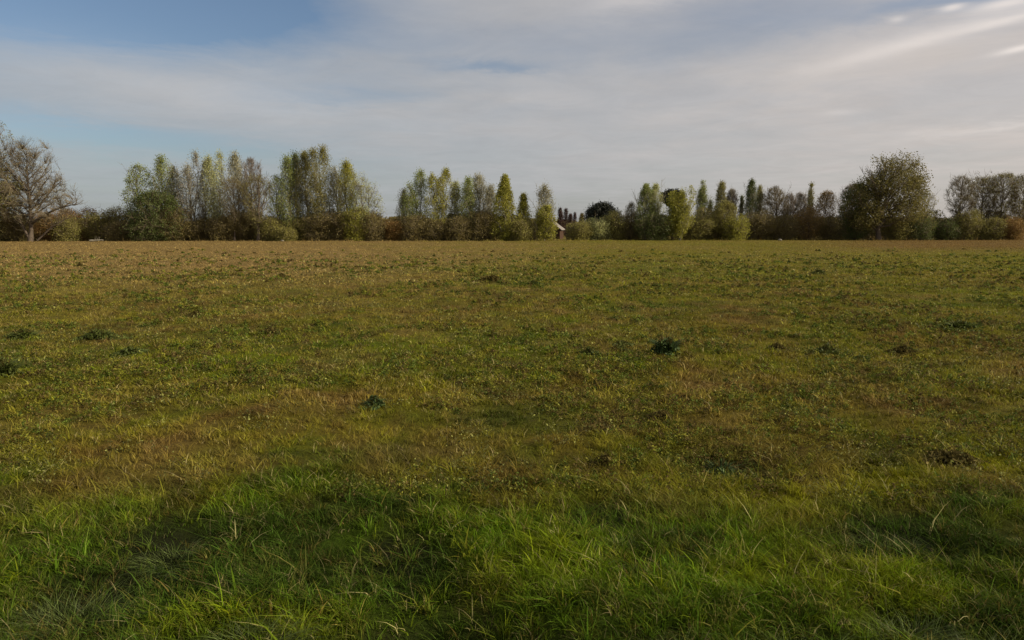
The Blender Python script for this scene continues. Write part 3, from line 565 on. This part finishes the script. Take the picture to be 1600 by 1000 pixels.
tree(1264, 288, 8, 172, 'column', 'olive', 'lone thin poplar spire between two bare crowns', **dict(POP, leaves=int(800*1.3), lsize=.24, phi=13))
tree(1288, 300, 34, 168, 'dome', 'russet', 'rounded russet topped tree left of the big tree', name='broadleaf_tree', leaves=2200, lsize=.26, base=.2, phi=48, n1=32)
tree(1328, 288, 44, 170, 'round', 'grey', 'purplish grey bare crown against the left of the big tree', **BARE, base=.2, n1=30)
# the big tree
tree(1374, 240, 104, 160, 'round', 'deep', 'big broad dark olive tree, the largest on the right', name='broadleaf_tree', leaves=9000, lsize=.38, base=.14, phi=46, n1=50, n2=8, n3=6, trunk_r=.5, clump=.44, spread=.5, twig_r=.022,
     limbs=[(0, 2.5, -5.0, 9, .2), (0, 3, 5.5, 10, .22), (-.1, 2, -6.5, 5.5, .18), (0, 4, 2.0, 15, .22)],
     blobs=[(1404, 260, 22, 21), (1380, 264, 20, 18), (1428, 280, 20, 24), (1358, 284, 20, 20), (1390, 290, 44, 30), (1342, 304, 20, 18), (1436, 312, 14, 24), (1350, 330, 34, 28), (1408, 330, 34, 24), (1368, 252, 12, 9), (1417, 254, 14, 12)])
tree(1338, 288, 46, 162, 'round', 'dark', 'darker lower shoulder tree joined to the left side of the big one', name='broadleaf_tree', leaves=3000, lsize=.32, base=.08, phi=45)
tree(1440, 300, 40, 163, 'round', 'olive', 'lower olive tree joined to the right side of the big one', name='broadleaf_tree', leaves=1700, lsize=.28, base=.1, phi=45)
tree(1497, 276, 42, 165, 'vase', 'grey', 'pale bare crowned tree standing first right of the big tree', **dict(BARE, leaves=1200, twig=TWIG), base=.25, phi=34, n1=30, lsize=.22)
tree(1532, 277, 46, 167, 'vase', 'olive', 'budding see through tree second right of the big tree', **dict(BARE, leaves=2000, twig=TWIG), base=.22, phi=34, n1=30, lsize=.22)
tree(1563, 272, 50, 166, 'vase', 'olive', 'budding tree third right of the big tree', **dict(BARE, leaves=2000, twig=TWIG), base=.22, phi=34, n1=30, lsize=.22)
tree(1597, 271, 52, 166, 'vase', 'olive', 'budding tree cut by the right edge of the picture', **dict(BARE, leaves=2000, twig=TWIG), base=.22, phi=34, n1=30, lsize=.22)

# shrubs of the hedge line: px, top, width, depth, leaf, twig, label
def shrub(px, top, w, D, leaf, label, twig=TWIG, leaves=2200, lsize=.27):
    top -= -3 + 15 * ((px * 37 % 11) / 11); w *= 1.0 + .4 * ((px * 53 % 7) / 7)
    tree(px, top, w, D, 'shrub', leaf, label, name='shrub', group='shrubs of the hedge line', cat='shrub', base=.02, phi=42, n1=34, n2=6, n3=4, leaves=leaves, lsize=lsize, twig=twig, leaders=3, trunk_r=.09, twig_r=.02, clump=.15, spread=.38)
S = [(5, 330, 60, 148, 'olive', 'olive shrub at the left edge of the field', TWIG), (30, 345, 46, 146, 'brown', 'brown shrub under the left of the large bare tree', TWIG),
 (80, 326, 62, 152, 'russet', 'orange brown shrub right behind the large bare tree', TWIGR), (122, 328, 54, 153, 'russet', 'russet shrub left of the open gap', TWIGR), (104, 350, 40, 147, 'olive', 'low olive shrub in front of the orange brown one', TWIG),
 (158, 334, 48, 151, 'olive', 'olive brown shrub in the gap left of the tree group', TWIG), (190, 346, 46, 148, 'brown', 'dark brown shrub where the first tree group begins', TWIG),
 (228, 338, 50, 146, 'dark', 'dark shrub under the low dark green tree', TWIG), (272, 336, 50, 148, 'brown', 'brown shrub below the first poplars', TWIG), (308, 340, 48, 150, 'brown', 'dark thicket below the broad pinkish poplar', TWIG),
 (345, 342, 46, 149, 'brown', 'brown shrub below the pale green poplar', TWIG), (382, 344, 42, 151, 'brown', 'shadowy shrub behind the forked stems', TWIG), (422, 342, 46, 149, 'olive', 'olive shrub between the two left poplar rows', TWIG),
 (446, 358, 24, 146, 'olive', 'small dry shrub at the field edge left of the tallest cluster', TWIG), (462, 338, 48, 150, 'olive', 'olive shrub under the dark green poplar', TWIG), (500, 340, 48, 149, 'brown', 'brown shrub under the tallest poplar', TWIG),
 (536, 342, 44, 149, 'brown', 'brown shrub under the thin grey poplar', TWIG), (556, 325, 30, 148, 'lime', 'yellow green shrub under the flat topped poplar', TWIG), (585, 340, 48, 149, 'brown', 'brown shrub closing the left tree group', TWIG),
 (612, 350, 40, 151, 'russet', 'low russet shrub in the gap between the left and middle groups', TWIGR), (645, 342, 46, 150, 'brown', 'brown shrub under the double headed poplar', TWIG), (682, 340, 48, 151, 'brown', 'dark shrub under the tallest poplar of the middle group', TWIG),
 (718, 336, 44, 150, 'brown', 'dark brown shrub between the yellow green and the narrow poplar', TWIG), (752, 334, 44, 151, 'brown', 'brown shrub left of the cone shaped tree', TWIG), (812, 345, 40, 149, 'olive', 'olive shrub right under the cone shaped tree', TWIG),
 (906, 350, 36, 158, 'olive', 'low olive shrub right of the house', TWIG), (936, 343, 38, 160, 'pale', 'light green shrub in front of the black dome', TWIG), (962, 340, 34, 160, 'olive', 'olive shrub right of the black dome', TWIG),
 (985, 330, 40, 161, 'brown', 'brown shrub left of the double topped pair', TWIG), (1020, 345, 44, 157, 'dark', 'dark green shrub under the double topped pair', TWIG), (1088, 345, 40, 160, 'olive', 'olive shrub right of the brightest poplar', TWIG),
 (1112, 340, 36, 162, 'brown', 'brown shrub between the first two columnar poplars', TWIG), (1150, 338, 38, 158, 'lime', 'yellow green willow shrub below the thin spire', TWIG), (1186, 332, 44, 165, 'brown', 'dark shrub below the dark columnar poplar', TWIG),
 (1224, 334, 48, 165, 'brown', 'brown shrub under the dark twiggy rounded tree', TWIG), (1262, 332, 48, 165, 'russet', 'reddish brown shrub below the lone thin poplar', TWIG), (1298, 336, 44, 165, 'brown', 'brown shrub under the russet topped tree', TWIG),
 (1335, 332, 48, 163, 'dark', 'dark shrub below the bare crown by the big tree', TWIG), (1400, 342, 48, 161, 'olive', 'olive shrub to the right of the big trunk', TWIG), (1438, 346, 44, 161, 'dark', 'dark green shrub under the lower olive tree', TWIG),
 (1474, 340, 44, 163, 'dark', 'dark shrub in the gap right of the big tree', TWIG), (1512, 338, 46, 163, 'olive', 'olive shrub under the second budding tree', TWIG), (1546, 342, 40, 162, 'olive', 'olive brown shrub under the third budding tree', TWIG),
 (1584, 338, 44, 161, 'russet', 'red brown shrub at the right edge of the field', TWIGR)]
for px, top, w, D, lf, lab, tw in S: shrub(px, top, w, D, lf, lab, tw)

# tangled undergrowth filling in behind and between the shrubs
r = np.random.default_rng(5); n = 90000; pxs = r.random(n) * 1840 - 120; pxs = pxs[(pxs < 862) | (pxs > 884)]; n = len(pxs)
y = 153 + r.random(n) * 5 + np.where(pxs > 850, 8, 0) + np.where(pxs > 1160, 7, 0); x = (pxs - 800) / FPX * y * 1.0; top = 1.6 + 4.6 * fbm(x * .16, x * 0 + 2, 301, 3) + 1.6 * vn(x * .5, x * 0, 303) - 1.6 * np.exp(-((pxs - 930) / 60) ** 2); z = top * r.random(n) ** .75
mb = MB(); br = r.random(n) < .78 - .3 * (fbm(x * .06, x * 0, 305, 2) > .5)
for kk, sel in ((0, br), (1, ~br)): leaves_mesh(mb, np.stack([x, y, z], -1)[sel], .34 * (.5 + r.random(sel.sum())), kk, .1, rnd=.7 * r.random(sel.sum()), r=r, aspect=.6)
i = r.integers(0, n, 6000); q0 = np.stack([x[i], y[i], 0 * z[i]], -1); q1 = np.stack([x[i] + r.normal(size=6000) * .5, y[i], top[i] * (.75 + .35 * r.random(6000))], -1); tubes(mb, np.stack([q0, (q0 + q1) / 2 + r.normal(size=q0.shape) * .12, q1], 1), np.tile(np.array([.03, .022, .008]), (6000, 1)), 3, 2)
tag(mb.build('undergrowth', [LF['brown'], LF['olive'], TWIG]), 'tangle of brown and olive undergrowth along the foot of the tree line', 'undergrowth', kind='stuff')

# far wood closing the view behind the gaps (reads as one mass)
r = np.random.default_rng(99); n = 60000
x = (r.random(n) * 2 - 1) * 290; y = 262 + r.random(n) * 22; top = 3.2 + 3.2 * fbm(x * .05, y * 0 + 3, 5, 4) + 1.5 * vn(x * .25, y * 0, 8); z = top * r.random(n) ** .7
mb = MB(); leaves_mesh(mb, np.stack([x, y, z], -1), 1.0 * (.5 + r.random(n)), 0, .1, rnd=r.random(n), r=r, aspect=.8)
tag(mb.build('distant_wood', LF['brown']), 'low brown belt of woodland far behind the field edge trees', 'woodland', kind='stuff')

# ------------------------------------------------------------------ house glimpsed beside the middle group
M_wall = mat('brick_wall', lambda h, t: princ(h, h.mix(h.noise(objpos(h), 3, 4), (.040, .024, .016), (.07, .042, .028)), .9, .1))
M_roof = mat('pale_roof', lambda h, t: princ(h, h.mix(h.noise(objpos(h), 6, 4), (.15, .135, .12), (.24, .22, .20)), .7, .2))
M_dark = mat('window_glass', lambda h, t: princ(h, (.02, .022, .025), .15, .5))
M_frame = mat('brown_paint', lambda h, t: princ(h, (.12, .09, .06), .6, .3))
def box(mb, x0, x1, y0, y1, z0, z1, mat=0):
    v = [(x0, y0, z0), (x1, y0, z0), (x1, y1, z0), (x0, y1, z0), (x0, y0, z1), (x1, y0, z1), (x1, y1, z1), (x0, y1, z1)]
    mb.add(v, [(0, 3, 2, 1), (4, 5, 6, 7), (0, 1, 5, 4), (1, 2, 6, 5), (2, 3, 7, 6), (3, 0, 4, 7)], mat)
HD = 178; hx = ray(860, 370)[0] * HD
house = bpy.data.objects.new('house', None); COL.objects.link(house); house.location = (hx, HD, float(gz(hx, HD)))
house.rotation_euler = (0, 0, R(-14))
tag(house, 'small red brown house with a pale roof, half hidden behind a low tree', 'house')
e, rg, hw, dp = 2.4, 4.1, 2.3, 5.0
mb = MB(); mb.add([(-hw, 0, -.2), (hw, 0, -.2), (hw, 0, e), (0, 0, rg), (-hw, 0, e), (-hw, dp, -.2), (hw, dp, -.2), (hw, dp, e), (0, dp, rg), (-hw, dp, e)], [(0, 1, 2, 4), (5, 9, 7, 6), (1, 6, 7, 2), (0, 4, 9, 5)])
mb.add([(-hw, 0, e), (hw, 0, e), (0, 0, rg), (-hw, dp, e), (hw, dp, e), (0, dp, rg)], [(0, 1, 2), (3, 5, 4)]); mb.build('wall', M_wall, house)
mb = MB(); ov = .45; t_ = .16; sl = (rg - e) / hw
for s in (-1, 1):
    a = np.array([(0, -ov, rg + .05), (s * (hw + ov), -ov, e - ov * sl + .05), (s * (hw + ov), dp + ov, e - ov * sl + .05), (0, dp + ov, rg + .05)]); b = a + np.array([0, 0, t_])
    mb.add(np.concatenate([a, b]), [(0, 1, 2, 3), (4, 7, 6, 5), (0, 4, 5, 1), (1, 5, 6, 2), (2, 6, 7, 3)])
roof = mb.build('roof', M_roof, house); mb = MB(); box(mb, -.9, -.35, 3, 3.6, rg - .8, rg + .9); mb.build('chimney', M_wall, roof)
for wx in (-1.3, 1.2):
    mb = MB(); box(mb, wx - .45, wx + .45, -.06, .04, 1.0, 2.1); f = mb.build('window', M_frame, house); mb = MB(); box(mb, wx - .37, wx - .03, -.075, 0, 1.08, 2.02); box(mb, wx + .03, wx + .37, -.075, 0, 1.08, 2.02); mb.build('pane', M_dark, f)
mb = MB(); box(mb, -.45, .45, -.05, .04, -.1, 1.95); d_ = mb.build('door', M_frame, house); mb = MB(); box(mb, .3, .38, -.11, -.05, .9, 1.0); mb.build('handle', M_dark, d_)

# fallen limb, pale stones at the field edge
def log(px, D, L, rad, ang, label):
    X0 = ray(px, 370)[0] * D; t = np.linspace(-.5, .5, 9); r = np.random.default_rng(px)
    Pm = np.stack([t * L * math.cos(ang), t * L * math.sin(ang), rad * .9 + .15 * np.sin(t * 5) * .3 + 0 * t], -1) + r.normal(size=(9, 3)) * .03
    m = MB(); tubes(m, Pm[None], (rad * (1 - .5 * (t + .5)))[None], 8)
    for j in range(4):
        i = 2 + j; q = np.stack([Pm[i], Pm[i] + np.array([.3, -.1, .35 + .1 * j]), Pm[i] + np.array([.5, -.3, .8])])[None]; tubes(m, q, np.array([[.05, .035, .01]]), 4)
    tag(m.build('fallen_branch', BARKP, loc=(X0, D, float(gz(X0, D)) + .05)), label, 'fallen branch')
log(151, 140, 2.4, .22, .1, 'pale fallen branch lying at the field edge in the gap left of the trees')
def boulder(px, D, s, label):
    X0 = ray(px, 370)[0] * D; import bmesh
    bm = bmesh.new(); bmesh.ops.create_icosphere(bm, subdivisions=3, radius=s)
    for v in bm.verts:
        n_ = float(fbm(np.array([v.co.x * 2 + px]), np.array([v.co.y * 2 + v.co.z * 3]), 4, 3)[0]); v.co *= .75 + .5 * n_; v.co.z *= .65
    me = bpy.data.meshes.new('boulder'); bm.to_mesh(me); bm.free(); me.materials.append(M_stone); o = bpy.data.objects.new('boulder', me); COL.objects.link(o); o.location = (X0, D, float(gz(X0, D)) + s * .3)
    tag(o, label, 'boulder')
boulder(1219, 155, .42, 'grey pale boulder at the field edge below the dark twiggy rounded tree')
boulder(441, 143, .34, 'pale lump of stone at the foot of the dry shrub left of the tallest poplars')
